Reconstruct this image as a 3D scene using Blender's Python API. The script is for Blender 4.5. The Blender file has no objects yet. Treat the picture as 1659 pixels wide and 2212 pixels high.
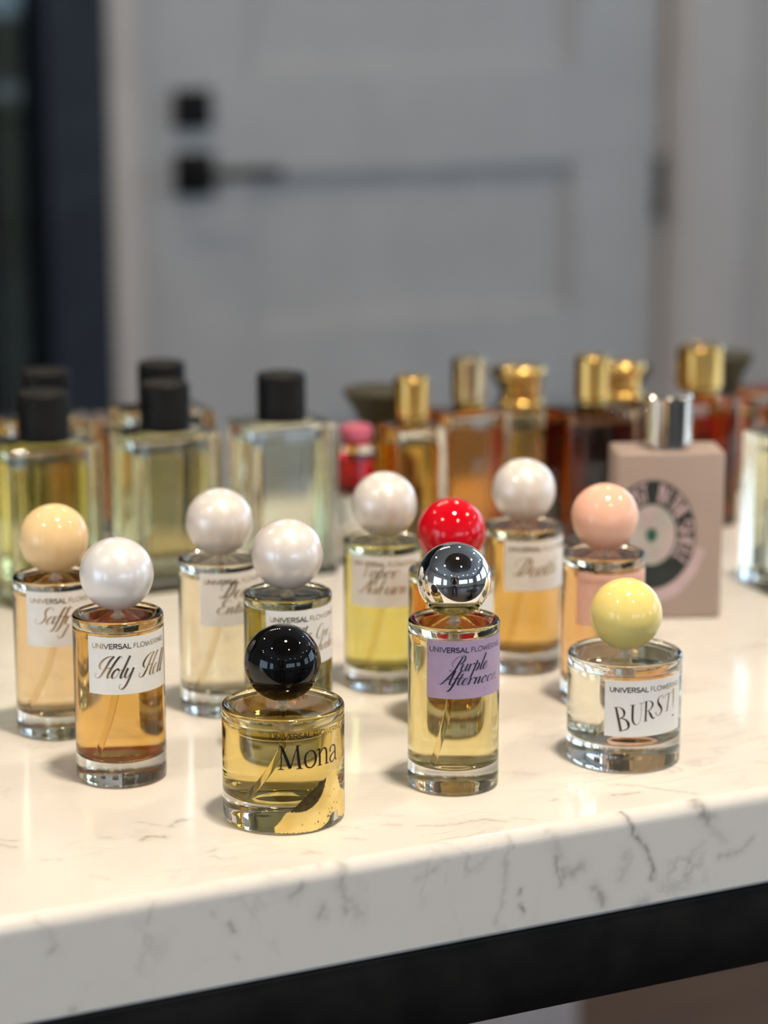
import bpy, bmesh, math, random
import numpy as np
from mathutils import Vector, Matrix, noise
random.seed(7)
C = bpy.context.scene.collection
S = bpy.context.scene
PI = math.pi
TZ = 0.92                       # height of the marble top above the floor

# ------------------------------------------------------------------ camera
cam = bpy.data.objects.new('camera', bpy.data.cameras.new('camera'))
C.objects.link(cam)
cam.location = (0, 0, TZ + 0.28081)
cam.rotation_euler = (math.radians(90 - 13.1244), 0, math.radians(-25))
cam.data.sensor_fit = 'VERTICAL'
cam.data.sensor_height = 24.0
cam.data.lens = 5034.16 / 2212 * 24.0
cam.data.clip_start = 0.02
cam.data.dof.use_dof = True
cam.data.dof.focus_distance = 0.79
cam.data.dof.aperture_fstop = cam.data.lens / 12.5
S.camera = cam
# ------------------------------------------------------------------ world, colour
w = bpy.data.worlds.new('world'); S.world = w; w.use_nodes = True
w.node_tree.nodes['Background'].inputs[0].default_value = (0.62, 0.68, 0.8, 1)
w.node_tree.nodes['Background'].inputs[1].default_value = 0.6
S.view_settings.view_transform = 'Standard'
S.view_settings.look = 'None'
S.view_settings.gamma = 1
S.view_settings.exposure = -0.23
S.view_settings.use_curve_mapping = False
cy = S.cycles
cy.use_denoising = True
cy.max_bounces = 22; cy.transmission_bounces = 22; cy.glossy_bounces = 6
cy.diffuse_bounces = 3; cy.transparent_max_bounces = 12
cy.sample_clamp_indirect = 10.0; cy.sample_clamp_direct = 0
cy.blur_glossy = 0.3
CEIL = 2.82
# downlights that carry the light of the room: x, y, watts, disc radius
KEYS = [(0.46, 0.36, 12.5, 0.085), (0.50, -0.74, 8, 0.05), (-1.08, 0.26, 8, 0.05),
        (1.93, 0.29, 8, 0.05), (-0.75, 2.17, 4, 0.045), (1.5, 2.2, 4.0, 0.045), (1.0, 3.75, 6.0, 0.06)]  # last entry: lamp added to brighten the curtain behind the glass
WARM = (1.0, 0.81, 0.60)
for i, (x, y, W_, r) in enumerate(KEYS):
    L = bpy.data.lights.new('downlight_beam', 'AREA'); L.shape = 'DISK'; L.size = 2 * r
    L.energy = W_; L.color = WARM; L.spread = math.radians(120)
    o = bpy.data.objects.new('downlight_beam', L); C.objects.link(o)
    o.location = (x, y, CEIL - 0.035)
WIN_STRENGTH = 4.8
WIN_COL = (0.56, 0.78, 1.0)

# ------------------------------------------------------------------ material helpers
MATS = {}
def pbsdf(name, col, rough=0.5, metal=0.0, spec=0.5, coat=0.0, coatr=0.03, emis=None, es=0.0, trans=0.0, ior=1.45, sss=0.0):
    m = bpy.data.materials.new(name); m.use_nodes = True
    b = m.node_tree.nodes['Principled BSDF']
    b.inputs['Base Color'].default_value = (*col, 1)
    b.inputs['Roughness'].default_value = rough
    b.inputs['Metallic'].default_value = metal
    b.inputs['Specular IOR Level'].default_value = spec
    b.inputs['Coat Weight'].default_value = coat
    b.inputs['Coat Roughness'].default_value = coatr
    b.inputs['Transmission Weight'].default_value = trans
    b.inputs['IOR'].default_value = ior
    if sss:
        b.inputs['Subsurface Weight'].default_value = sss
        b.inputs['Subsurface Scale'].default_value = 0.004
    if emis:
        b.inputs['Emission Color'].default_value = (*emis, 1)
        b.inputs['Emission Strength'].default_value = es
    return m
def noisy(m, scale, c1, c2, lo=0.35, hi=0.65, detail=3, coord='Object', bump=0.0, vec=None):
    """procedural two-tone colour and a slight bump on a principled material"""
    nt = m.node_tree; N = nt.nodes; Lk = nt.links; b = N['Principled BSDF']
    tc = N.new('ShaderNodeTexCoord'); mp = N.new('ShaderNodeMapping')
    if vec: mp.inputs['Scale'].default_value = vec
    Lk.new(tc.outputs[coord], mp.inputs[0])
    n = N.new('ShaderNodeTexNoise'); n.inputs['Scale'].default_value = scale; n.inputs['Detail'].default_value = detail
    Lk.new(mp.outputs[0], n.inputs['Vector'])
    r = N.new('ShaderNodeValToRGB'); r.color_ramp.elements[0].position = lo; r.color_ramp.elements[1].position = hi
    r.color_ramp.elements[0].color = (*c1, 1); r.color_ramp.elements[1].color = (*c2, 1)
    Lk.new(n.outputs[0], r.inputs[0]); Lk.new(r.outputs[0], b.inputs['Base Color'])
    if bump:
        bp = N.new('ShaderNodeBump'); bp.inputs['Strength'].default_value = bump; bp.inputs['Distance'].default_value = 0.002
        Lk.new(n.outputs[0], bp.inputs['Height']); Lk.new(bp.outputs[0], b.inputs['Normal'])
    return m
def glassmat(name, col, ior=1.5, rough=0.0):
    m = bpy.data.materials.new(name); m.use_nodes = True
    nt = m.node_tree; nt.nodes.clear()
    g = nt.nodes.new('ShaderNodeBsdfGlass'); o = nt.nodes.new('ShaderNodeOutputMaterial')
    g.inputs['Color'].default_value = (*col, 1); g.inputs['IOR'].default_value = ior; g.inputs['Roughness'].default_value = rough
    nt.links.new(g.outputs[0], o.inputs[0])
    return m
def emit(name, col, s):
    m = bpy.data.materials.new(name); m.use_nodes = True
    nt = m.node_tree; nt.nodes.clear()
    g = nt.nodes.new('ShaderNodeEmission'); o = nt.nodes.new('ShaderNodeOutputMaterial')
    g.inputs[0].default_value = (*col, 1); g.inputs[1].default_value = s
    nt.links.new(g.outputs[0], o.inputs[0])
    return m
GLASS = glassmat('clear_glass', (0.985, 0.99, 0.985), 1.5)
LIQ = 1.36 / 1.5                # perfume inside solid glass: relative index
def liquid(name, col): return glassmat('perfume_' + name, col, LIQ)

# ------------------------------------------------------------------ mesh helpers
def link(name, me, mat, parent=None, smooth=True):
    o = bpy.data.objects.new(name, me); C.objects.link(o)
    if mat:
        me.materials.append(mat)
    if smooth:
        for p in me.polygons: p.use_smooth = True
    if parent: o.parent = parent
    return o
def from_bm(name, bm, mat, parent=None, smooth=True, sharp=None):
    bmesh.ops.recalc_face_normals(bm, faces=bm.faces)
    if sharp:
        for e in bm.edges:
            if len(e.link_faces) == 2 and e.calc_face_angle() > math.radians(sharp): e.smooth = False
    me = bpy.data.meshes.new(name); bm.to_mesh(me); bm.free()
    return link(name, me, mat, parent, smooth)
def tag(o, label=None, cat=None, group=None, kind=None):
    if label: o['label'] = label
    if cat: o['category'] = cat
    if group: o['group'] = group
    if kind: o['kind'] = kind
    return o
def thing(name, loc, label, cat, group=None, rz=0.0):
    o = bpy.data.objects.new(name, None); C.objects.link(o)
    o.empty_display_size = 0.01
    o.location = loc; o.rotation_euler = (0, 0, rz)
    return tag(o, label, cat, group)
def lathe_bm(prof, n=96, bm=None, off=(0, 0, 0)):
    bm = bm or bmesh.new(); rings = []
    for (r, z) in prof:
        if r < 1e-7: rings.append([bm.verts.new((off[0], off[1], z + off[2]))])
        else: rings.append([bm.verts.new((off[0] + r * math.cos(2 * PI * k / n), off[1] + r * math.sin(2 * PI * k / n), z + off[2])) for k in range(n)])
    for a, b in zip(rings, rings[1:]):
        if len(a) == 1 and len(b) == 1: continue
        for k in range(n):
            k2 = (k + 1) % n
            if len(a) == 1: bm.faces.new((a[0], b[k2], b[k]))
            elif len(b) == 1: bm.faces.new((a[k], a[k2], b[0]))
            else: bm.faces.new((a[k], a[k2], b[k2], b[k]))
    return bm
def arc(cx, cz, r, a0, a1, n=6):
    return [(cx + r * math.cos(math.radians(a0 + (a1 - a0) * i / n)), cz + r * math.sin(math.radians(a0 + (a1 - a0) * i / n))) for i in range(n + 1)]
def box_bm(x0, x1, y0, y1, z0, z1, bev=0.0, seg=2, bm=None):
    nb = bmesh.new()
    vs = [nb.verts.new((x, y, z)) for x in (x0, x1) for y in (y0, y1) for z in (z0, z1)]
    for f in ((0, 1, 3, 2), (4, 6, 7, 5), (0, 4, 5, 1), (2, 3, 7, 6), (0, 2, 6, 4), (1, 5, 7, 3)): nb.faces.new([vs[i] for i in f])
    bmesh.ops.recalc_face_normals(nb, faces=nb.faces)
    if bev > 0: bmesh.ops.bevel(nb, geom=list(nb.edges), offset=bev, segments=seg, profile=0.5, affect='EDGES')
    if bm is None: return nb
    me = bpy.data.meshes.new('t'); nb.to_mesh(me); nb.free(); bm.from_mesh(me); bpy.data.meshes.remove(me)
    return bm
def tube_bm(pts, r, n=12, bm=None, caps=True):
    bm = bm or bmesh.new(); pts = [Vector(p) for p in pts]; rings = []
    for i, p in enumerate(pts):
        t = (pts[min(i + 1, len(pts) - 1)] - pts[max(i - 1, 0)]).normalized()
        u = t.orthogonal().normalized() if abs(t.z) < 0.99 else Vector((1, 0, 0))
        u = (Vector((0, 1, 0)) - t * t.y).normalized() if abs(t.y) < 0.9 else (Vector((1, 0, 0)) - t * t.x).normalized()
        v = t.cross(u)
        rr = r[i] if isinstance(r, (list, tuple)) else r
        rings.append([bm.verts.new(p + (u * math.cos(2 * PI * k / n) + v * math.sin(2 * PI * k / n)) * rr) for k in range(n)])
    for a, b in zip(rings, rings[1:]):
        for k in range(n): bm.faces.new((a[k], a[(k + 1) % n], b[(k + 1) % n], b[k]))
    if caps: bm.faces.new(rings[0]); bm.faces.new(rings[-1])
    return bm
def catmull(pts, n=8):
    """smooth a list of equal-length tuples"""
    if len(pts) < 3: return [tuple(a + (b - a) * i / 3 for a, b in zip(pts[0], pts[1])) for i in range(4)]
    P = [pts[0]] + list(pts) + [pts[-1]]; out = []
    for i in range(1, len(P) - 2):
        for k in range(n):
            t = k / n
            out.append(tuple(0.5 * ((2 * b) + (c - a) * t + (2 * a - 5 * b + 4 * c - d) * t * t + (-a + 3 * b - 3 * c + d) * t ** 3)
                             for a, b, c, d in zip(P[i - 1], P[i], P[i + 1], P[i + 2])))
    out.append(tuple(pts[-1])); return out

# ------------------------------------------------------------------ lettering: pen strokes
# script hand, x-height .45, cap height 1; strokes heavy on the way down, thin on the way up
SC = {
 'a': (.42, [[(.36,.38),(.26,.46),(.12,.36),(.05,.16),(.10,.02),(.20,.04),(.32,.22),(.37,.42)], [(.38,.46),(.34,.2),(.36,.04),(.42,.02),(.5,.14)]]),
 'b': (.40, [[(.16,1.0),(.08,.4),(.08,.12),(.17,0),(.30,.1),(.33,.32),(.24,.42),(.13,.3)]]),
 'd': (.42, [[(.34,.36),(.24,.46),(.10,.34),(.04,.14),(.10,.0),(.22,.06),(.34,.3)], [(.46,1.0),(.36,.4),(.34,.06),(.42,.0),(.5,.12)]]),
 'e': (.34, [[(.0,.14),(.16,.2),(.27,.34),(.22,.46),(.10,.36),(.05,.14),(.13,0),(.25,.04),(.36,.16)]]),
 'f': (.24, [[(.42,.84),(.38,.97),(.28,.94),(.20,.6),(.14,.1),(.07,-.28),(-.03,-.44),(-.12,-.4)], [(.02,.42),(.3,.44)]]),
 'h': (.44, [[(.18,1.0),(.12,.5),(.07,0)], [(.09,.14),(.20,.42),(.30,.44),(.31,.28),(.28,.08),(.34,0),(.45,.14)]]),
 'i': (.22, [[(.07,.45),(.06,.14),(.12,0),(.24,.14)], [(.11,.66),(.10,.6)]]),
 'l': (.22, [[(.20,1.0),(.13,.5),(.08,.14),(.13,0),(.24,.12)]]),
 'n': (.42, [[(.08,.45),(.07,.2),(.05,0)], [(.07,.14),(.18,.42),(.28,.44),(.29,.28),(.26,.08),(.32,0),(.43,.14)]]),
 'o': (.38, [[(.22,.45),(.09,.33),(.05,.13),(.14,0),(.27,.1),(.32,.3),(.24,.45),(.28,.36),(.42,.38)]]),
 'p': (.40, [[(.14,.62),(.08,.1),(.02,-.46)], [(.06,.15),(.18,.4),(.29,.43),(.33,.27),(.27,.05),(.16,0),(.08,.08)]]),
 'r': (.32, [[(.08,.45),(.07,.2),(.05,0)], [(.07,.18),(.16,.4),(.27,.46),(.31,.38)]]),
 't': (.26, [[(.18,.76),(.11,.3),(.10,.06),(.18,0),(.29,.14)], [(.0,.46),(.3,.48)]]),
 'u': (.44, [[(.08,.45),(.05,.13),(.12,0),(.22,.08),(.33,.42)], [(.35,.45),(.31,.13),(.36,0),(.46,.14)]]),
 'v': (.38, [[(.04,.4),(.09,.45),(.10,.2),(.13,.02),(.24,.1),(.33,.38),(.28,.45),(.4,.4)]]),
 'w': (.52, [[(.05,.45),(.04,.13),(.10,0),(.19,.08),(.28,.42)], [(.30,.45),(.27,.12),(.34,0),(.43,.1),(.48,.38),(.44,.45),(.54,.4)]]),
 'y': (.42, [[(.08,.45),(.05,.15),(.12,.01),(.22,.08),(.33,.42)], [(.35,.45),(.31,0),(.24,-.36),(.10,-.5),(-.04,-.4),(-.02,-.26)]]),
 'c': (.32, [[(.28,.36),(.22,.46),(.10,.36),(.04,.14),(.12,0),(.24,.04),(.34,.16)]]),
 'g': (.40, [[(.34,.36),(.24,.46),(.10,.34),(.04,.14),(.10,.0),(.22,.06),(.34,.3)], [(.37,.45),(.31,0),(.22,-.38),(.08,-.46),(-.04,-.36)]]),
 'H': (.62, [[(.50,.98),(.26,.99),(.04,.86),(-.08,.62),(-.02,.44),(.10,.40)], [(.46,1.0),(.34,.8),(.24,.4),(.12,.06),(-.02,-.02),(-.14,.06),(-.12,.2)], [(.84,.9),(.80,.99),(.70,.95),(.56,.6),(.47,.2),(.50,.02),(.58,.03),(.66,.15)], [(.2,.44),(.50,.48)]]),
 'S': (.52, [[(.70,.80),(.66,.95),(.52,1.0),(.38,.88),(.36,.66),(.44,.42),(.40,.16),(.22,.0),(.04,.04),(-.04,.2),(.02,.3)]]),
 'P': (.50, [[(.40,.94),(.30,.5),(.20,.06),(.04,-.03),(-.08,.06),(.04,.1)], [(.10,.24),(-.06,.5),(.06,.84),(.34,1.0),(.54,.92),(.56,.66),(.42,.46),(.29,.48)]]),
 'D': (.62, [[(.38,.92),(.28,.5),(.18,.08)], [(.02,.46),(-.10,.62),(-.02,.88),(.20,1.0),(.44,.96),(.56,.72),(.50,.30),(.30,.04),(.10,.0),(-.04,.08),(.02,.14),(.18,.08)]]),
 'O': (.56, [[(.38,.98),(.16,.84),(.05,.42),(.14,.03),(.34,.04),(.50,.42),(.50,.84),(.36,.99),(.24,.94)]]),
 'T': (.50, [[(.02,.72),(.10,.92),(.30,.92),(.50,.88),(.74,1.0)], [(.48,.9),(.38,.5),(.28,.1),(.10,-.02),(-.04,.08),(-.02,.2)]]),
 'G': (.5, [[(.62,.7),(.5,.9),(.28,.9),(.08,.66),(.1,.42),(.3,.4),(.52,.6),(.66,.86),(.5,.3),(.34,-.1),(.14,-.24),(-.02,-.14),(0,.0)]]),
 'V': (.52, [[(.0,.78),(.10,.96),(.20,.85),(.22,.4),(.24,.02),(.40,.36),(.56,.9),(.68,.98)]]),
 'A': (.62, [[(.60,1.0),(.40,.6),(.18,.1),(.04,0),(-.06,.1)], [(.60,1.0),(.55,.5),(.54,.1),(.62,.0),(.70,.12)], [(.26,.38),(.60,.42)]]),
 'E': (.48, [[(.54,.82),(.46,.98),(.28,.96),(.16,.76),(.26,.56),(.38,.54)], [(.36,.55),(.10,.42),(.02,.2),(.12,.02),(.30,.0),(.48,.14)]]),
 '&': (.5, [[(.46,.3),(.3,.04),(.12,.02),(.06,.2),(.3,.46),(.3,.62),(.2,.6),(.2,.4),(.4,.02)]]),
 ' ': (.24, []),
}
def A_(cx, cy, rx, ry, a0, a1, n=10):
    return [(cx + rx * math.cos(math.radians(a0 + (a1 - a0) * i / n)), cy + ry * math.sin(math.radians(a0 + (a1 - a0) * i / n))) for i in range(n + 1)]
# plain geometric capitals: (advance, polylines)
SA = {
 'U': (.78, [[(.08,1),(.08,.36)] + A_(.36,.34,.28,.32,180,360) + [(.64,.36),(.64,1)]]),
 'N': (.84, [[(.08,0),(.08,1),(.68,0),(.68,1)]]), 'I': (.30, [[(.12,0),(.12,1)]]),
 'V': (.80, [[(.02,1),(.36,0),(.70,1)]]), 'E': (.66, [[(.52,1),(.08,1),(.08,0),(.52,0)], [(.08,.5),(.48,.5)]]),
 'R': (.70, [[(.08,0),(.08,1),(.32,1)] + A_(.32,.74,.24,.26,90,-90) + [(.08,.48)], [(.32,.48),(.58,0)]]),
 'S': (.66, [A_(.31,.76,.24,.24,40,250) + A_(.31,.26,.25,.26,70,-150)]),
 'A': (.80, [[(.02,0),(.36,1),(.70,0)], [(.14,.32),(.58,.32)]]), 'L': (.60, [[(.08,1),(.08,0),(.50,0)]]),
 'F': (.62, [[(.50,1),(.08,1),(.08,0)], [(.08,.5),(.46,.5)]]), 'O': (1.0, [A_(.46,.5,.42,.5,90,450,20)]),
 'W': (1.16, [[(.02,1),(.28,0),(.53,.9),(.78,0),(1.04,1)]]),
 'G': (.92, [A_(.46,.5,.42,.5,45,325,16) + [(.84,.46),(.5,.46)]]), 'H': (.8, [[(.08,0),(.08,1)], [(.64,0),(.64,1)], [(.08,.5),(.64,.5)]]),
 'T': (.66, [[(.02,1),(.60,1)], [(.31,1),(.31,0)]]), ' ': (.32, []),
}
# flared serif letters: points carry their own stroke width
SE = {
 'M': (1.12, [[(.13,.98,.04),(.13,.5,.05),(.10,.03,.045)], [(.14,1,.10),(.32,.5,.13),(.50,.04,.14)], [(.50,.03,.05),(.64,.5,.045),(.80,.98,.04)], [(.80,1,.10),(.84,.5,.12),(.90,.02,.12)],
      [(-.03,0,.025),(.10,.02,.06),(.24,0,.025)], [(.74,0,.025),(.9,.02,.06),(1.04,0,.025)], [(.0,1,.025),(.16,.99,.05)], [(.76,.99,.05),(.95,1,.025)]]),
 'o': (.64, [[(.27,.64,.05),(.09,.52,.07),(.04,.3,.09),(.10,.07,.07),(.27,-.01,.05),(.44,.1,.08),(.50,.33,.10),(.43,.56,.07),(.27,.64,.05)]]),
 'n': (.66, [[(.0,.60,.025),(.12,.62,.06)], [(.12,.64,.06),(.13,.3,.085),(.13,.02,.085)], [(.13,.42,.03),(.26,.58,.05),(.38,.6,.07),(.45,.45,.09),(.45,.02,.09)], [(.03,0,.02),(.13,.015,.05),(.24,0,.02)], [(.36,0,.02),(.45,.015,.05),(.58,0,.02)]]),
 'a': (.58, [[(.05,.42,.08),(.08,.57,.06),(.22,.64,.05),(.36,.56,.08),(.38,.3,.09),(.39,.06,.08),(.5,.01,.02)], [(.37,.38,.04),(.16,.28,.06),(.05,.14,.08),(.12,.0,.06),(.25,.02,.05),(.37,.16,.03)]]),
 'B': (1, [[(.20,1,.10),(.20,.5,.12),(.20,0,.12)], [(.0,1,.02),(.50,.97,.03),(.76,.80,.10),(.66,.60,.06),(.3,.52,.02)], [(.3,.54,.02),(.74,.44,.06),(.90,.25,.13),(.74,.06,.06),(.05,0,.02)]]),
 'U': (1, [[(.22,1,.12),(.22,.3,.12),(.36,.06,.08),(.55,.0,.03),(.74,.1,.02),(.84,.4,.02),(.84,1,.02)], [(.0,1,.025),(.42,1,.025)], [(.66,1,.02),(1,1,.02)]]),
 'R': (1, [[(.22,1,.11),(.20,0,.11)], [(.0,1,.02),(.5,.98,.03),(.76,.78,.11),(.62,.56,.06),(.26,.48,.02)], [(.42,.5,.04),(.60,.26,.13),(.78,.05,.10),(1.0,.03,.02)], [(.02,0,.02),(.4,0,.02)]]),
 'S': (1, [[(.90,.78,.02),(.84,.95,.04),(.50,1,.03),(.26,.82,.09),(.40,.6,.15),(.66,.42,.16),(.80,.2,.10),(.55,.01,.04),(.22,.03,.03),(.08,.22,.05)]]),
 'T': (1, [[(.54,1,.11),(.50,0,.11)], [(0,.86,.04),(.10,.99,.03),(.9,1,.03),(1,.88,.03)], [(.3,0,.02),(.7,0,.02)]]),
 '!': (1, [[(.5,1,.12),(.5,.6,.10),(.5,.28,.03)], [(.5,.07,.14),(.5,.0,.14)]]),
}
NR = 0
def ribbon(bm, pts, mapf):
    """pts: (s, z, width) in mm; mapf(s,z,h) -> 3-D"""
    global NR; NR += 1; e = (NR % 40) * 1.5e-6; L = []
    for i, (x, z, wd) in enumerate(pts):
        a = pts[max(i - 1, 0)]; b = pts[min(i + 1, len(pts) - 1)]
        tx, tz = b[0] - a[0], b[1] - a[1]; l = math.hypot(tx, tz) or 1
        nx, nz = -tz / l, tx / l; h = max(wd, 0.03) / 2
        L.append((bm.verts.new(mapf(x + nx * h, z + nz * h, e)), bm.verts.new(mapf(x - nx * h, z - nz * h, e))))
    for a, b in zip(L, L[1:]):
        bm.faces.new((a[0], a[1], b[1], b[0]))
def script(bm, text, s0, z0, H, mapf, slant=0.36, width=None, thick=.105, thin=.022, rise=0.0):
    adv = sum(SC[c][0] for c in text); sx = (width / (adv * H)) if width else 1.0
    x = 0
    for c in text:
        for st in SC[c][1]:
            p = catmull(st, 7); out = []
            for i, q in enumerate(p):
                a = p[max(i - 1, 0)]; b = p[min(i + 1, len(p) - 1)]; l = math.hypot(b[0] - a[0], b[1] - a[1]) or 1
                d = -(b[1] - a[1]) / l
                wd = thin + (thick - thin) * max(0, d) ** 1.4
                if len(st) == 2 and abs(st[0][1] - st[1][1]) < .05: wd = thin * 1.6
                X = (x + q[0]) * H * sx; Z = q[1] * H
                out.append((s0 + X + Z * slant, z0 + Z + X * rise, wd * H * (0.5 + 0.5 * sx)))
            ribbon(bm, out, mapf)
        x += SC[c][0]
def sans(bm, text, s0, z0, H, mapf, width, thick):
    adv = sum(SA[c][0] for c in text); sx = width / (adv * H); x = 0
    for c in text:
        for st in SA[c][1]:
            # densify and draw segment by segment so corners stay crisp
            for a, b in zip(st, st[1:]):
                dx, dz = (b[0] - a[0]), (b[1] - a[1]); l = math.hypot(dx, dz) or 1
                e = 0.3 * thick / H
                a2 = (a[0] - dx / l * e, a[1] - dz / l * e); b2 = (b[0] + dx / l * e, b[1] + dz / l * e)
                pts = [(s0 + (x + a2[0] + (b2[0] - a2[0]) * t) * H * sx, z0 + (a2[1] + (b2[1] - a2[1]) * t) * H, thick) for t in (0, .5, 1)]
                ribbon(bm, pts, mapf)
        x += SA[c][0]
def serif(bm, ch, s0, z0, wd, H, mapf, shear=0.0, rise=0.0, wscale=1.0):
    for st in SE[ch][1]:
        p = catmull(st, 6) if len(st) > 2 else [tuple(a + (b - a) * t for a, b in zip(*st)) for t in (0, .5, 1)]
        ribbon(bm, [(s0 + q[0] * wd + q[1] * H * shear, z0 + q[1] * H + q[0] * wd * rise, q[2] * H * wscale) for q in p], mapf)
def cylmap(R, d):
    """arc position in mm (0 = the side that faces the front edge of the table) and height in mm"""
    def f(s, z, e=0):
        a = s / (R * 1000); r = R + d + e
        return (r * math.sin(a), -r * math.cos(a), z / 1000)
    return f

# ================================================================== THE ROOM
WALL = noisy(pbsdf('wall_paint', (.5, .47, .44), .6), 30, (.44, .40, .375), (.47, .43, .40), bump=.02)
DOORP = noisy(pbsdf('door_paint', (.55, .56, .58), .4), 12, (.43, .425, .43), (.46, .455, .46))
TRIM = noisy(pbsdf('trim_paint', (.6, .56, .53), .4), 12, (.50, .455, .43), (.53, .485, .46))
CEILM = noisy(pbsdf('ceiling_paint', (.5, .48, .46), .8), 8, (.46, .44, .42), (.52, .50, .48))
FLOORM = noisy(pbsdf('floor_wood', (.2, .13, .09), .45), 3, (.042, .023, .014), (.065, .037, .023), vec=(1, 12, 1), detail=5)
BLACKM = noisy(pbsdf('black_steel', (.012, .011, .011), .45, spec=.15), 60, (.006, .0057, .0055), (.012, .011, .0105), bump=.02)
NAVY = noisy(pbsdf('navy_frame', (.012, .016, .028), .5), 20, (.010, .013, .022), (.016, .021, .034))
WALLY = 3.15
def struct(name, bm, m, sharp=30): return tag(from_bm(name, bm, m, None, False), kind='structure')
struct('floor', box_bm(-3.6, 5.0, -5.0, 4.6, -0.1, 0.0), FLOORM)
struct('ceiling', box_bm(-3.6, 5.0, -5.0, 4.6, CEIL, CEIL + .1), CEILM)
# back wall with the opening of the panelled door; a dark glazed shopfront fills its left part
bm = box_bm(1.955, 2.7, WALLY, WALLY + .15, 0, CEIL)
box_bm(1.075, 1.955, WALLY, WALLY + .15, 2.45, CEIL, bm=bm)
box_bm(-3.6, -2.2, WALLY, WALLY + .15, 0, CEIL, bm=bm)
box_bm(-2.2, 1.036, WALLY, WALLY + .15, 2.6, CEIL, bm=bm)
box_bm(1.036, 1.075, WALLY, WALLY + .15, 0, CEIL, bm=bm)
struct('wall_back', bm, WALL)
# casing around the door
bm = box_bm(1.037, 1.084, WALLY - .022, WALLY, 0, 2.5, .004)
box_bm(1.956, 2.092, WALLY - .022, WALLY, 0, 2.5, .004, bm=bm)
box_bm(1.972, 2.076, WALLY - .030, WALLY - .022, 0, 2.5, .004, bm=bm)
box_bm(1.037, 2.092, WALLY - .022, WALLY, 2.42, 2.52, .004, bm=bm)
struct('trim_1', bm, TRIM)
struct('baseboard_back', box_bm(2.092, 5.0, WALLY - .018, WALLY, 0, .13, .003), TRIM)
# the door: stiles, rails and sunk panels in one slab
D0, D1 = 1.090, 1.950
PZ = [TZ - .237 - .40, TZ - .137 + .0]
bm = bmesh.new()
yb, yf = WALLY + .045, WALLY + .005
box_bm(D0, 1.2565, yf, yb, .01, 2.42, .002, bm=bm)
box_bm(1.795, D1, yf, yb, .01, 2.42, .002, bm=bm)
rails = [(.01, .20), (TZ - .30 - .155, TZ - .30 + .06), (TZ - .011, TZ + .137), (TZ + .137 + .226, TZ + .137 + .226 + .148), (TZ + .137 + .6, TZ + .137 + .748), (2.22, 2.42)]
rails = [(.01, .17), (TZ - .611, TZ - .463), (TZ - .385 + .0, TZ - .237), (TZ - .011, TZ + .137), (TZ + .363, TZ + .511), (TZ + .737, TZ + .885), (TZ + 1.111, TZ + 1.259), (2.30, 2.42)]
for a, b in rails: box_bm(1.2565, 1.795, yf, yb, a, b, .002, bm=bm)
box_bm(1.25, 1.80, yf + .014, yb - .004, .05, 2.4, bm=bm)
# moulding lip round every panel
for (a0, a1), (b0, b1) in zip(rails, rails[1:]):
    for (x0, x1, z0, z1) in ((1.2565, 1.2665, a1, b0), (1.785, 1.795, a1, b0), (1.2565, 1.795, a1, a1 + .010), (1.2565, 1.795, b0 - .010, b0)):
        box_bm(x0, x1, yf + .006, yf + .016, z0, z1, .002, bm=bm)
door = struct('door_1', bm, DOORP)
def part(name, bm, m, parent, smooth=True, sharp=35, label=None):
    o = from_bm(name, bm, m, parent, smooth, sharp)
    if label: o['label'] = label
    return o
part('deadbolt', box_bm(-.028, .028, -.028, .028, 0, .014, .003), BLACKM, door)
door.children[-1].rotation_euler = (PI / 2, 0, 0); door.children[-1].location = (1.1686, yf, TZ + .087)
bm = box_bm(1.140, 1.200, yf - .010, yf, TZ - .036, TZ + .027, .002)
bm = tube_bm([(1.170, yf, TZ - .004), (1.170, yf - .045, TZ - .004)], .011, 16, bm)
box_bm(1.158, 1.288, yf - .055, yf - .043, TZ - .012, TZ + .004, .003, bm=bm)
part('door_handle', bm, BLACKM, door)
HINGE = noisy(pbsdf('hinge_metal', (.08, .075, .07), .4, .6), 20, (.07, .065, .06), (.1, .095, .09))
for hz in (TZ - .053, TZ + 1.1, .28):
    bm = box_bm(1.938, 1.956, yf - .006, yf + .002, hz - .047, hz + .047, .001)
    tube_bm([(1.950, yf - .009, hz - .05), (1.950, yf - .009, hz + .05)], .007, 12, bm)
    part('hinge', bm, HINGE, door)
# dark glazed shopfront left of the door
bm = box_bm(.948, 1.036, WALLY - .03, WALLY + .12, 0, 2.6, .003)
box_bm(-2.2, -2.12, WALLY - .03, WALLY + .12, 0, 2.6, .003, bm=bm)
box_bm(-.55, -.47, WALLY - .03, WALLY + .12, 0, 2.6, .003, bm=bm)
box_bm(-2.2, 1.036, WALLY - .03, WALLY + .12, 2.52, 2.6, .003, bm=bm)
box_bm(-2.2, 1.036, WALLY - .03, WALLY + .12, 0, .12, .003, bm=bm)
win = struct('window_1', bm, NAVY)
DARKGL = glassmat('smoked_glass', (.72, .76, .76), 1.45)
part('pane', box_bm(-.47, .948, WALLY + .03, WALLY + .036, .12, 2.52), DARKGL, win, False)
part('pane', box_bm(-2.12, -.55, WALLY + .03, WALLY + .036, .12, 2.52), DARKGL, win, False)
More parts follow.
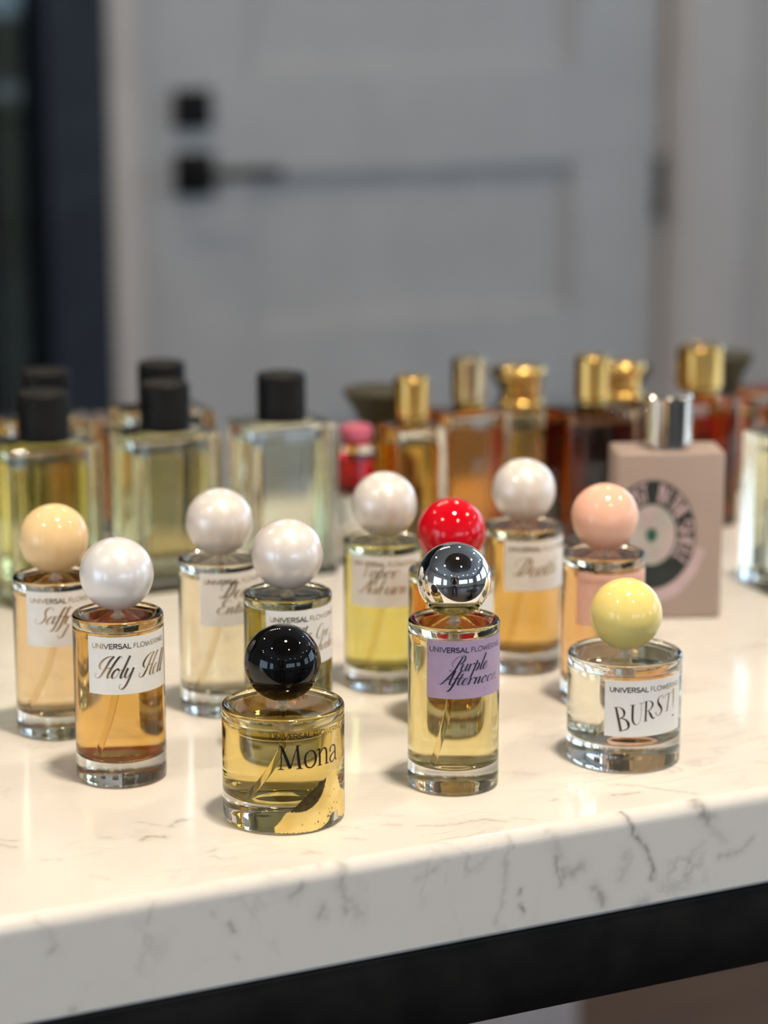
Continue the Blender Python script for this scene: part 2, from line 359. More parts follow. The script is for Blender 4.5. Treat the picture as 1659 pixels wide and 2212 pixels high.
# dark room behind the smoked glass; an added lamp brightens its curtain
bm = box_bm(-3.6, 5.0, 4.5, 4.6, 0, CEIL)
struct('wall_far', bm, noisy(pbsdf('far_wall', (.05, .05, .05), .8), 6, (.03, .032, .032), (.06, .062, .06)))
t = thing('curtain', (1.205, 4.1, 0), 'pale grey-green curtain hanging behind the dark glass', 'curtain')
bm = bmesh.new(); n = 60; row = []
for i in range(n + 1):
    x = -.045 + .085 * i / n; y = .02 * math.sin(i * .7)
    row.append((bm.verts.new((x, y, .02)), bm.verts.new((x, y, 2.6)), bm.verts.new((x, y + .004, .02)), bm.verts.new((x, y + .004, 2.6))))
for a, b in zip(row, row[1:]):
    bm.faces.new((a[0], b[0], b[1], a[1])); bm.faces.new((a[2], a[3], b[3], b[2]))
part('cloth', bm, noisy(pbsdf('curtain_cloth', (.45, .5, .48), .9), 40, (.40, .45, .43), (.5, .55, .53)), t)
# front wall behind the camera: wide windows with a run of panes
OUT = emit('daylight_outside', WIN_COL, WIN_STRENGTH)
def window_wall(tagname, plane, pos, spans, z0, z1, lo, hi, thick, num):
    """wall with openings; plane 'y' or 'x'"""
    bm = bmesh.new()
    def bx(a0, a1, zz0, zz1, d0=0, d1=thick, bev=0):
        if plane == 'y': box_bm(a0, a1, pos - d1, pos - d0, zz0, zz1, bev, bm=bm)
        else: box_bm(pos + d0, pos + d1, a0, a1, zz0, zz1, bev, bm=bm)
    bx(lo, hi, 0, z0); bx(lo, hi, z1, CEIL)
    edges = [lo] + [e for s in spans for e in s[:2]] + [hi]
    for a, b in zip(edges[0::2], edges[1::2]): bx(a, b, z0, z1)
    struct(tagname, bm, WALL)
    for k, (a, b, npan) in enumerate(spans):
        bm = bmesh.new(); t = .035
        bx(a, a + t, z0, z1, .02, .08); bx(b - t, b, z0, z1, .02, .08); bx(a, b, z0, z0 + t, .02, .08); bx(a, b, z1 - t, z1, .02, .08)
        for i in range(1, npan):
            c = a + (b - a) * i / npan; bx(c - .025, c + .025, z0, z1, .02, .08)
        fr = struct('window_%d' % (num + k), bm, NAVY)
        bm = bmesh.new(); bx(a, b, z0, z1, .10, .11)
        part('bright_sky', bm, OUT, fr, False)
window_wall('wall_front', 'y', -5.0, [(-2.9, -1.7, 2), (-.9, 1.75, 4), (2.4, 3.9, 3)], .95, 2.1, -3.6, 5.0, .12, 2)
window_wall('wall_right', 'x', 5.0, [(-3.6, -1.9, 4), (-1.2, .9, 5), (1.5, 2.9, 3)], .9, 2.35, -5.0, 4.6, .12, 5)

window_wall('wall_left', 'x', -3.72, [(-2.6, -1.6, 2), (-.9, .9, 3)], .6, 1.9, -5.0, 4.6, .12, 8)
window_wall('wall_back_right', 'y', WALLY + .12, [(2.95, 4.75, 3)], .9, 2.3, 2.7, 5.0, .12, 10)
# ---- ceiling: dark round feature panel and downlights
RED_BROWN = noisy(pbsdf('walnut_panel', (.05, .03, .022), .5), 4, (.06, .036, .026), (.11, .07, .05), vec=(1, 8, 1))
t = tag(from_bm('ceiling_panel', lathe_bm([(0, CEIL - .03), (1.55, CEIL - .03), (1.58, CEIL - .02), (1.58, CEIL - .001), (0, CEIL - .001)], 96), RED_BROWN, None, True, 30),
        'large round dark brown ceiling panel above the table', 'ceiling panel')
t.location = (.35, -.55, 0)
LAMP = emit('lamp_lens', (1, .86, .66), 220)
beams = [o for o in C.objects if o.type == 'LIGHT']
NAMEP = ['brightest ceiling downlight right above the perfume bottles', 'ceiling downlight just behind the photographer in the round panel',
         'ceiling downlight left of the round dark panel', 'ceiling downlight towards the right-hand windows', 'ceiling downlight near the dark shopfront', 'ceiling downlight in front of the white door', 'added downlight that brightens the curtain behind the dark glass']
def downlight(x, y, z, r, label, group=None):
    t = thing('ceiling_downlight', (x, y, z), label, 'ceiling light', group)
    part('trim_ring', lathe_bm([(r, 0), (r + .018, 0), (r + .018, -.012), (r + .004, -.018), (r, -.010), (r, 0)], 32), BLACKM, t)
    part('lens', lathe_bm([(0, -.004), (r, -.004), (r, -.010), (0, -.010)], 32), LAMP, t)
    return t
for (x, y, W_, r), b, nm in zip(KEYS, beams, NAMEP):
    inpan = math.hypot(x - .35, y + .55) < 1.5
    t = downlight(x, y, CEIL - (.030 if inpan else 0), r, nm)
    b.parent = t; b.location = (0, 0, -.012)
far = [(-2.6, .9), (-2.35, 1.15), (.56, -3.25), (1.7, -3.4), (-.6, -3.9), (-1.9, -2.4), (3.1, -1.3), (4.2, -.6), (3.7, .7), (4.4, 1.6), (2.9, 1.9), (3.3, -2.8), (-2.9, -1.2)]
for i, (x, y) in enumerate(far):
    downlight(x, y, CEIL, .04, 'small warm ceiling downlight seen only as a speck reflected in the balls', 'small downlights in the grey ceiling')
for i in range(5):
    f_ = i / 4
    downlight(.34 + .52 * f_, 2.95 - .42 * f_, CEIL, .035, 'warm downlight in the slanting row of five near the door wall', 'row of five downlights near the door wall')

# ================================================================== MARBLE TABLE
FRONT_VEINS = [
 ([(391.3, 2.5), (393.8, -3.7), (394.8, -7.2), (398.1, -10.3), (401.0, -15.8), (403.5, -21.4), (403.0, -25.5)],0.45,0.75),
 ([(420.5, 0.5), (423.0, -2.9), (424.6, -6.5)],1.20,0.70),
 ([(424.6, -6.9), (427.1, -11.6), (432.1, -15.8)],0.90,0.25),
 ([(443.7, -17.3), (439.5, -20.5), (435.2, -21.5), (430.4, -21.6)],0.60,0.40),
 ([(423.5, -15.3), (418.8, -18.0), (416.3, -26.1)],0.60,0.22),
 ([(392.2, -14.0), (392.8, -17.8), (390.1, -22.5)],1.10,0.30),
 ([(380.1, -24.1), (383.5, -30.6)],0.80,0.60),
 ([(400.1, -32.7), (396.9, -34.9)],1.00,0.45),
 ([(364.6, -10.6), (365.4, -15.7), (367.0, -21.0)],0.50,0.60),
 ([(368.2, -15.8), (368.7, -18.0), (374.5, -16.5)],1.00,0.50),
 ([(362.2, -1.1), (364.5, -5.6), (366.4, -11.7)],1.20,0.28),
 ([(347.2, -0.3), (346.0, -7.5), (345.2, -15.6), (344.9, -23.8), (341.9, -29.9)],0.50,0.30),
 ([(350.8, -20.3), (351.0, -21.6)],0.35,0.80),
 ([(351.5, -25.8), (352.3, -28.5)],0.35,0.80),
 ([(348.0, -3.9), (348.1, -4.4)],0.30,0.80),
 ([(312.6, -10.0), (320.2, -7.3)],0.50,0.25),
 ([(271.4, -4.5), (268.6, -8.8)],0.70,0.45),
 ([(286.5, 0.4), (285.6, -7.8), (287.6, -12.1), (287.2, -16.9)],0.90,0.45),
 ([(287.6, -12.1), (292.1, -18.1)],1.30,0.28),
 ([(279.2, -14.2), (278.6, -16.9)],0.90,0.50),
 ([(246.3, -13.5), (248.2, -16.6)],0.55,0.55),
 ([(221.8, -2.1), (219.8, -7.9)],0.60,0.30),
 ([(184.3, -1.5), (187.8, -5.2), (189.8, -11.6)],0.90,0.20),
 ([(189.8, -10.9), (187.9, -12.4)],0.60,0.40),
 ([(195.4, -32.3), (194.3, -32.8)],0.50,0.40),
 ([(249.3, -25.5), (249.4, -26.0)],0.40,0.50),
 ([(241.3, -9.5), (241.7, -9.9)],0.40,0.40),
 ([(279.5, 1.6), (278.7, 0.1)],0.70,0.30),
]
TOP_VEINS = [
 ([(233.8, 692.3), (236.5, 694.4), (242.4, 691.7)],0.50,0.60),
 ([(247.0, 699.8), (251.8, 704.0), (255.0, 704.2)],0.60,0.50),
 ([(250.9, 672.8), (253.7, 674.9)],0.60,0.35),
 ([(250.4, 668.5), (252.0, 666.2)],0.50,0.40),
 ([(190.6, 707.8), (194.0, 703.4)],0.50,0.40),
 ([(191.9, 712.2), (197.3, 708.9)],0.40,0.35),
 ([(199.8, 688.8), (204.8, 687.1)],0.50,0.25),
 ([(279.1, 659.2), (283.2, 656.4)],0.70,0.35),
 ([(295.8, 665.2), (301.7, 661.5)],0.40,0.30),
 ([(223.1, 700.0), (226.3, 697.6)],0.60,0.25),
 ([(217.6, 728.5), (224.1, 723.0)],0.60,0.30),
 ([(239.0, 708.8), (244.3, 702.5)],0.40,0.30),
 ([(209.8, 668.9), (213.5, 664.0)],0.40,0.20),
 ([(292.9, 677.6), (301.1, 675.0)],0.50,0.30),
 ([(402.7, 673.5), (410.7, 667.9), (416.2, 661.4), (424.7, 652.2)],0.50,0.40),
 ([(397.7, 663.5), (402.0, 662.8), (406.7, 662.0)],0.50,0.50),
 ([(322.9, 664.8), (334.3, 661.4), (346.5, 661.1), (351.8, 656.2)],0.45,0.40),
 ([(355.5, 658.1), (360.7, 654.5)],0.40,0.30),
 ([(375.8, 667.3), (377.9, 668.4)],0.40,0.40),
 ([(312.9, 670.7), (317.4, 669.3)],0.50,0.30),
 ([(315.6, 680.4), (322.0, 675.4)],0.50,0.20),
 ([(378.3, 699.1), (382.4, 694.4)],0.80,0.20),
]
V0 = .645; T = .0358; U0, U1, V1 = -.55, 1.75, 1.165
def marble_material():
    m = pbsdf('white_marble', (.8, .78, .75), .12, spec=.5)
    nt = m.node_tree; N = nt.nodes; Lk = nt.links; b = N['Principled BSDF']
    tc = N.new('ShaderNodeTexCoord')
    def noise_(scale, detail, vec=(1, 1, 1), rot=0, dist=0):
        mp = N.new('ShaderNodeMapping'); mp.inputs['Scale'].default_value = vec; mp.inputs['Rotation'].default_value = (0, 0, rot)
        n = N.new('ShaderNodeTexNoise'); n.inputs['Scale'].default_value = scale; n.inputs['Detail'].default_value = detail; n.inputs['Distortion'].default_value = dist
        Lk.new(tc.outputs['Object'], mp.inputs[0]); Lk.new(mp.outputs[0], n.inputs['Vector']); return n
    def ramp(src, stops):
        r = N.new('ShaderNodeValToRGB')
        while len(r.color_ramp.elements) < len(stops): r.color_ramp.elements.new(.5)
        for e, (p, c) in zip(r.color_ramp.elements, stops): e.position = p; e.color = (c, c, c, 1)
        Lk.new(src.outputs[0], r.inputs[0]); return r
    def math_(op, a, b_):
        n = N.new('ShaderNodeMath'); n.operation = op
        for i, q in enumerate((a, b_)):
            if isinstance(q, float): n.inputs[i].default_value = q
            else: Lk.new(q, n.inputs[i])
        return n.outputs[0]
    # hairline veins: the zero set of a stretched noise, broken up by a second noise
    v1 = ramp(noise_(26, 5, (1, 3.2, 1), math.radians(25), .6), [(.46, 0), (.5, 1), (.54, 0)])
    k1 = ramp(noise_(15, 2), [(.52, 0), (.68, 1)])
    v2 = ramp(noise_(60, 4, (1, 2.5, 1), math.radians(20), .4), [(.44, 0), (.5, 1), (.56, 0)])
    k2 = ramp(noise_(30, 2, (1, 1.4, 1)), [(.58, 0), (.7, 1)])
    cloud = ramp(noise_(9, 4, (1, 1.5, 1)), [(.35, 0), (.75, 1)])
    at = N.new('ShaderNodeAttribute'); at.attribute_name = 'vein'
    s = math_('ADD', math_('MULTIPLY', math_('MULTIPLY', v1.outputs[0], k1.outputs[0]), .24), math_('MULTIPLY', math_('MULTIPLY', v2.outputs[0], k2.outputs[0]), .26))
    s = math_('ADD', s, math_('MULTIPLY', cloud.outputs[0], .05))
    s = math_('ADD', s, math_('MULTIPLY', at.outputs['Fac'], .9))
    cl = N.new('ShaderNodeClamp'); Lk.new(s, cl.inputs[0])
    mx = N.new('ShaderNodeMix'); mx.data_type = 'RGBA'
    mx.inputs['A'].default_value = (.70, .685, .66, 1); mx.inputs['B'].default_value = (.17, .165, .165, 1)
    Lk.new(cl.outputs[0], mx.inputs['Factor']); Lk.new(mx.outputs['Result'], b.inputs['Base Color'])
    return m
MARBLE = marble_material()
def vein_field(P, veins, seed):
    """P (n,2) in mm -> vein strength, with ragged edges"""
    n = len(P); out = np.zeros(n)
    pert = np.zeros((n, 2)); amp = np.zeros(n)
    for i in range(n):
        q = Vector((P[i, 0] * .30, P[i, 1] * .30, seed)); pert[i, 0] = noise.noise(q); q.z += 9.7; pert[i, 1] = noise.noise(q)
        amp[i] = noise.noise(Vector((P[i, 0] * .5, P[i, 1] * .5, seed + 4)))
    Q = P + pert * 1.0
    for pts, wd, st in veins:
        d = np.full(n, 1e9)
        pp = np.array(pts)
        for a, b in zip(pp, pp[1:]):
            ab = b - a; t = np.clip(((Q - a) @ ab) / (ab @ ab), 0, 1)
            d = np.minimum(d, np.linalg.norm(Q - (a + t[:, None] * ab), axis=1))
        f = np.exp(-(d / (wd * (1.45 + .8 * amp))) ** 2) * .52 + .30 * np.exp(-(d / (wd * 3.6)) ** 2)
        out = np.maximum(out, f * st * (1 + .5 * amp))
    return np.clip(out, 0, 1)
def slab():
    R = .0045
    us = [U0, -.2, .1] + [.14 + .0006 * i for i in range(int(.36 / .0006) + 1)] + [.6, .9, 1.3, U1]
    prof = [(V1, -T), (V0 + .05, -T), (V0 + .0015, -T), (V0, -T + .0015)]
    z = -T + .0015
    while z < -R - .0006: z += .0006; prof.append((V0, z))
    for a in range(1, 9):
        an = PI + (-PI / 2) * a / 8; prof.append((V0 + R + R * math.cos(an), -R + R * math.sin(an)))
    y = V0 + R
    while y < V0 + .075: y += .0008; prof.append((y, 0))
    prof += [(V0 + .2, 0), (V0 + .5, 0), (V1 - .004, 0), (V1, -.004)]
    nP = len(prof); nU = len(us)
    co = np.array([(u, y, TZ + z) for u in us for (y, z) in prof])
    faces = []
    for i in range(nU - 1):
        for j in range(nP):
            k = (j + 1) % nP
            faces.append((i * nP + j, i * nP + k, (i + 1) * nP + k, (i + 1) * nP + j))
    faces.append(tuple(range(nP))); faces.append(tuple((nU - 1) * nP + j for j in reversed(range(nP))))
    me = bpy.data.meshes.new('marble_slab'); me.from_pydata(co.tolist(), [], faces); me.update()
    bm = bmesh.new(); bm.from_mesh(me); bmesh.ops.recalc_face_normals(bm, faces=bm.faces); bm.to_mesh(me); bm.free()
    val = np.zeros(len(co))
    dense = (co[:, 0] > .139) & (co[:, 0] < .501)
    fr = dense & (co[:, 1] < V0 + R) & (co[:, 2] > TZ - T + .001)
    # front face: arc length down the face as the second coordinate
    w_ = (co[:, 2] - TZ) * 1000 + np.clip(co[:, 1] - V0, 0, 1) * 600
    idx = np.where(fr)[0]; val[idx] = vein_field(np.c_[co[idx, 0] * 1000, w_[idx]], FRONT_VEINS, 2.3)
    tp = dense & (co[:, 1] >= V0 + R) & (co[:, 1] < V0 + .08) & (co[:, 2] > TZ - .001)
    idx = np.where(tp)[0]; val[idx] = vein_field(np.c_[co[idx, 0] * 1000, co[idx, 1] * 1000], TOP_VEINS, 5.1)
    at = me.attributes.new('vein', 'FLOAT', 'POINT'); at.data.foreach_set('value', val)
    return me
table = thing('display_table', (0, 0, 0), 'white marble-topped display table on a black steel frame', 'table')
me = slab(); link('marble_top', me, MARBLE, table)['label'] = 'thick white marble slab with grey veins'
bm = bmesh.new(); fz0, fz1 = TZ - T - .0302, TZ - T - .0001
box_bm(U0 + .004, U1 - .004, V0 + .0006, V0 + .0306, fz0, fz1, .0012, 3, bm)
box_bm(U0 + .004, U1 - .004, V1 - .034, V1 - .004, fz0, fz1, .0012, 3, bm)
box_bm(U0 + .004, U0 + .034, V0 + .03, V1 - .034, fz0, fz1, .0012, 3, bm)
box_bm(U1 - .034, U1 - .004, V0 + .03, V1 - .034, fz0, fz1, .0012, 3, bm)
part('steel_rail', bm, BLACKM, table, True, 40, 'black square steel frame')
for lx in (U0 + .004, U1 - .034):
    for ly in (V0 + .0006, V1 - .034):
        part('leg', box_bm(lx, lx + .03, ly, ly + .03, .0, fz0 + .0005, .0012, 3), BLACKM, table, True, 40)
# pale storage box on the floor
t = tag(part('storage_box', box_bm(.30, 1.105, 1.9, 2.5, 0, .40, .006), noisy(pbsdf('box_card', (.5, .48, .5), .6), 20, (.36, .345, .36), (.41, .39, .40)), None), 'pale grey box standing on the floor under the marble table', 'box')

# ================================================================== BALL-CAPPED PERFUMES
WHITE_LABEL = noisy(pbsdf('label_paper', (.80, .79, .77), .45), 300, (.79, .78, .76), (.82, .81, .79))
LILAC_LABEL = noisy(pbsdf('lilac_paper', (.44, .33, .49), .4), 300, (.43, .32, .48), (.46, .345, .51))
PEACH_LABEL = noisy(pbsdf('peach_paper', (.80, .45, .34), .45), 300, (.79, .44, .33), (.82, .47, .36))
FOIL = noisy(pbsdf('foil_lettering', (.42, .32, .2), .22, 1.0), 90, (.38, .29, .18), (.48, .37, .24))
FOILSIL = noisy(pbsdf('silver_foil_lettering', (.3, .27, .33), .25, 1.0), 90, (.27, .24, .31), (.34, .31, .37))
INK = noisy(pbsdf('black_ink', (.008, .006, .006), .35), 200, (.006, .005, .005), (.012, .010, .010))
PEACHINK = noisy(pbsdf('peach_ink', (.62, .33, .24), .4), 200, (.60, .31, .22), (.64, .35, .26))
GOLDLEAF = noisy(pbsdf('gold_leaf', (.95, .68, .22), .32, .55, spec=.6), 180, (.86, .60, .18), (.98, .74, .28), bump=.05)
BRONZE_PATCH = noisy(pbsdf('dark_leaf_patch', (.10, .075, .03), .35, .9), 500, (.07, .052, .022), (.12, .09, .035))
COLLAR = noisy(pbsdf('collar_plastic', (.86, .80, .72), .3, trans=.6), 60, (.85, .79, .71), (.88, .82, .74))
TUBE = glassmat('dip_tube_plastic', (.96, .93, .86), 1.05)
def ball_mat(name, col, rough=.05, metal=0, coat=0.0, var=.02, **k):
    m = pbsdf(name, col, rough, metal, coat=coat, coatr=.02, **k)
    return noisy(m, 6, tuple(max(0, c * (1 - var)) for c in col), tuple(min(1, c * (1 + var)) for c in col))
def pearl(name, col): return ball_mat(name, col, .34, .15, 1.0)
BALLS = {
 'cream': ball_mat('cream_lacquer', (.84, .60, .32)), 'pearl': pearl('white_pearl', (.78, .76, .76)),
 'pearlwarm': pearl('warm_pearl', (.80, .745, .71)), 'black': ball_mat('black_lacquer', (.003, .003, .003), .015),
 'chrome': pbsdf('chrome', (.86, .86, .87), .015, 1.0), 'red': ball_mat('red_lacquer', (.60, .003, .012)),
 'peach': ball_mat('peach_lacquer', (.90, .51, .37)), 'yellow': ball_mat('yellow_lacquer', (.86, .70, .24)),
}
BR = .013
def glass_profile(R, zt):
    p = [(0, .0006), (R * .55, .0002), (R - .0030, .0), (R - .0008, .0003), (R - .0001, .0011), (R, .002)]
    p += [(R, zt - .0046), (R - .0001, zt - .0042), (R - .00045, zt - .0038), (R - .0001, zt - .0034), (R, zt - .0030)]
    p += [(R, zt - .0010), (R - .0003, zt - .0003), (R - .0010, zt)]
    p += [(R - .0022, zt - .0002), (R - .0030, zt - .0008), (R - .0042, zt - .0009), (R * .55, zt - .0010), (0, zt - .0010)]
    return p
def liquid_profile(R, zt, zb):
    r = R - .0019
    p = [(0, zb + .0009), (r * .6, zb + .0006), (r - .004, zb)] + arc(r - .0030, zb + .0030, .0030, -80, 0, 6)
    zs = zt - .0052
    p += arc(r - .0028, zs - .0028, .0028, 0, 84, 6) + [(r * .6, zs + .0003), (0, zs + .0003)]
    return p
def curve_tube(R, zt, zb, lean):
    """dip tube from the neck down, curling to the foot of the bottle"""
    a = math.radians(lean); r = R - .0035
    ex, ey = r * math.sin(a), -r * math.cos(a)
    z0 = zt - .006
    return [(0, 0, z0), (0, 0, z0 - .25 * (z0 - zb)), (ex * .06, ey * .06, z0 - .42 * (z0 - zb)), (ex * .30, ey * .30, z0 - .66 * (z0 - zb)), (ex * .62, ey * .62, z0 - .85 * (z0 - zb)), (ex * .92, ey * .92, zb + .0009)]
def curved_label(R, s0, s1, z0, z1, th=.00012):
    bm = bmesh.new(); n = 48; rows = []
    for i in range(n + 1):
        a = (s0 + (s1 - s0) * i / n) / (R * 1000)
        rows.append([bm.verts.new((r * math.sin(a), -r * math.cos(a), z / 1000)) for r in (R + .00002, R + .00002 + th) for z in (z0, z1)])
    for a, b in zip(rows, rows[1:]):
        for q in ((0, 1), (1, 3), (3, 2), (2, 0)): bm.faces.new((a[q[0]], a[q[1]], b[q[1]], b[q[0]]))
    bm.faces.new([rows[0][i] for i in (0, 1, 3, 2)]); bm.faces.new([rows[-1][i] for i in (0, 2, 3, 1)])
    return bm
CUT = {}
def perfume(kind, x, y, ball, liq, label, group, lab=None, labmat=WHITE_LABEL, brandmat=FOIL, tube_lean=-60, rz=0):
    tall = kind == 'tall'
    R, H = (.01609, .08727) if tall else (.02076, .06701)
    zt = H - 2 * BR - .0009; zb = .0086 if tall else .0094
    t = thing('perfume_bottle', (x, y, TZ), label, 'perfume bottle', group, rz)
    if kind not in CUT:
        bm = lathe_bm(glass_profile(R, zt), 128); bmesh.ops.recalc_face_normals(bm, faces=bm.faces); a = bpy.data.meshes.new('glass_body'); bm.to_mesh(a); bm.free(); a.materials.append(GLASS)
        bm = lathe_bm(liquid_profile(R, zt, zb), 128); bmesh.ops.recalc_face_normals(bm, faces=bm.faces); b = bpy.data.meshes.new('perfume'); bm.to_mesh(b); bm.free()
        # ball with a small flat foot
        pr = [(0, H - 2 * BR + .00005), (.001, H - 2 * BR + .0001)] + [(BR * math.cos(math.radians(q)), H - BR + BR * math.sin(math.radians(q))) for q in range(-83, 90, 3)] + [(0, H)]
        bm = lathe_bm(pr, 96); bmesh.ops.recalc_face_normals(bm, faces=bm.faces); c = bpy.data.meshes.new('ball_cap'); bm.to_mesh(c); bm.free()
        for m_ in (a, b, c):
            for p in m_.polygons: p.use_smooth = True
        CUT[kind] = (a, b, c)
    a, b, c = CUT[kind]
    g = bpy.data.objects.new('glass_body', a); g.parent = t; C.objects.link(g)
    l = b.copy(); l.materials.append(liq); g = bpy.data.objects.new('perfume', l); g.parent = t; C.objects.link(g)
    l = c.copy(); l.materials.append(BALLS[ball]); g = bpy.data.objects.new('ball_cap', l); g.parent = t; C.objects.link(g)
    part('collar', lathe_bm([(0, zt - .0062), (.0011, zt - .0062), (.0012, zt - .0044), (.0026, zt - .0040), (.0021, zt - .0012), (.0013, zt - .0004), (.0012, zt + .0012), (0, zt + .0012)], 40), COLLAR, t)
    part('dip_tube', tube_bm(catmull(curve_tube(R, zt, zb, tube_lean), 8), .00095, 12), TUBE, t)
    if lab:
        s0, zz = lab['s0'], lab['z']; s1 = s0 + lab.get('w', 32.2); hgt = 20.7
        mp = cylmap(R, .00018)
        if lab.get('paper', True):
            L = part('label', curved_label(R, s0, s1, zz - hgt, zz), labmat, t)
        else: L = t; mp = cylmap(R, .00006)
        bm = bmesh.new()
        bs0, bz, bw = lab.get('brand', (s0 + 1.7, zz - 4.1, 28.6))
        sans(bm, 'UNIVERSAL', bs0, bz, 1.65, mp, bw * .492, .34)
        sans(bm, 'FLOWERING', bs0 + bw * .515, bz, 1.65, mp, bw * .492, .21)
        part('brand_lettering', bm, brandmat, L, False, None)
        bm = bmesh.new()
        for q in lab['name']: q(bm, mp)
        part('name_lettering', bm, lab.get('namemat', brandmat), L, False, None)
    return t
def sc(text, s, z, H, width=None, **k): return lambda bm, mp: script(bm, text, s, z, H, mp, width=width, **k)
def se(ch, s, z, wd, H, **k): return lambda bm, mp: serif(bm, ch, s, z, wd, H, mp, **k)
GRP = None
perfume('tall', .2449, .8159, 'cream', liquid('pale_peach', (.95, .84, .66)),
        'tall perfume bottle with cream ball cap and pale peach perfume, back left', None,
        dict(s0=-16.5, z=57.6, name=[sc('Saffr', -13.0, 45.6, 6.3, 13.2), sc('T', -4.6, 40.3, 5.4)]), tube_lean=-80)
perfume('tall', .2493, .7565, 'pearl', liquid('amber', (.93, .74, .41)),
        'tall perfume bottle with white pearl ball cap, amber perfume, label reading Holy Hell', None,
        dict(s0=-16.4, z=55.6, name=[sc('Holy', -13.0, 40.8, 8.0, 12.2), sc('Hell', 2.6, 40.6, 8.0, 10.0)]), tube_lean=-62)
perfume('tall', .3103, .8150, 'pearlwarm', liquid('near_clear', (.95, .91, .80)),
        'tall perfume bottle with warm white ball cap and nearly clear perfume', None,
        dict(s0=-13.8, z=57.7, name=[sc('Dear', -6.2, 48.0, 6.4, 14), sc('Enticer', -7.5, 42.0, 5.4, 17)]), tube_lean=-70)
perfume('tall', .3144, .7572, 'pearlwarm', liquid('olive', (.66, .62, .34)),
        'tall perfume bottle with white pearl ball cap and olive perfume, right behind the black ball', None,
        dict(s0=-14.6, z=57.1, name=[sc('The', -4.4, 46.2, 5.0, 6.6), sc('One', 4.0, 46.1, 5.0, 7.2), sc('Twelve', 3.6, 41.2, 5.0, 11.5)]), tube_lean=-50)
perfume('tall', .3531, .6994, 'chrome', liquid('straw', (.95, .89, .64)),
        'tall perfume bottle with mirror chrome ball cap and lilac label', None,
        dict(s0=-17.3, z=56.5, brand=(-16.2, 52.5, 28.6), name=[sc('Purple', -8.6, 45.8, 5.6, 13.4), sc('Afternoon', -12.8, 40.9, 5.2, 23)], namemat=FOILSIL), LILAC_LABEL, FOILSIL, tube_lean=-62)
perfume('tall', .3834, .7620, 'red', liquid('honey', (.88, .66, .26)),
        'tall perfume bottle with glossy red ball cap, right behind the chrome ball', None,
        dict(s0=-17.0, z=56.5, name=[sc('Love', -10, 44, 6.5, 16)]) if False else dict(s0=-17.0, z=56.5, name=[]), tube_lean=-50)
perfume('tall', .4487, .7598, 'peach', liquid('peach', (.93, .73, .48)),
        'tall perfume bottle with peach ball cap and peach label', None,
        dict(s0=-19.4, z=55.2, name=[sc('Peach', -12, 45.2, 5.0, 15)], namemat=PEACHINK), PEACH_LABEL, PEACHINK, tube_lean=-60)
perfume('tall', .4427, .8148, 'pearlwarm', liquid('golden_amber', (.91, .72, .38)),
        'tall perfume bottle with white ball cap and golden amber perfume, back right', None,
        dict(s0=-15.9, z=56.5, name=[sc('Death', -11.6, 42.2, 7.4, 19)]), tube_lean=-60)
perfume('tall', .3804, .8156, 'pearlwarm', liquid('lemon', (.90, .85, .46)),
        'tall perfume bottle with warm white ball cap and lemon yellow perfume', None,
        dict(s0=-22.0, z=56.8, name=[sc('Vapor', -17, 48.0, 6.4, 15), sc('&', 2.5, 48.0, 5), sc('Auburn', -18, 41.6, 6.0, 20)]), tube_lean=-60)
perfume('short', .4221, .6983, 'yellow', liquid('clear', (.97, .95, .88)),
        'wide low perfume bottle with glossy yellow ball cap, clear perfume and white label', None,
        dict(s0=-18.2, z=34.9, brand=(-16.4, 30.8, 28.6), name=[
            se('B', -13.0, 16.2, 4.4, 8.8, shear=-.22, rise=.18, wscale=.85), se('U', -9.2, 18.4, 4.9, 7.6, rise=.16, wscale=.85), se('R', -4.3, 19.7, 4.7, 7.3, rise=.2, wscale=.85),
            se('S', .2, 21.3, 3.6, 7.0, rise=.1, shear=.05, wscale=.85), se('T', 3.8, 22.0, 4.0, 6.4, rise=.15, shear=.12, wscale=.85), se('!', 8.7, 19.6, 1.2, 10.4, wscale=.8)]), tube_lean=-75)
mona = perfume('short', .2863, .6947, 'black', liquid('gold', (.95, .84, .50)),
        'wide low perfume bottle with glossy black ball cap, golden perfume and torn gold leaf', None,
        dict(s0=-14, z=38, paper=False, brand=(-12.4, 33.8, 28.6), namemat=INK, name=[
            se('M', -9.8, 23.3, 7.9, 8.1), se('o', -1.2, 23.3, 8.6, 9.2), se('n', 3.5, 23.3, 9.0, 9.3), se('a', 8.9, 23.3, 8.6, 8.8)]), brandmat=INK, tube_lean=-70)
hh = [o for o in C.objects if 'Holy Hell' in o.get('label', '')][0]
part('sediment', lathe_bm([(.0068, .0088), (.0095, .0089), (.0112, .0093), (.0095, .0096), (.0068, .0094), (.0068, .0088)], 48), noisy(pbsdf('red_sediment', (.5, .12, .03), .5, trans=.5), 200, (.62, .18, .04), (.8, .34, .1)), hh, True, None, 'reddish sediment at the foot of the perfume')
for o in C.objects:
    if o.name.startswith('perfume_bottle'): o['group'] = 'ball-capped perfume bottles on the marble table'
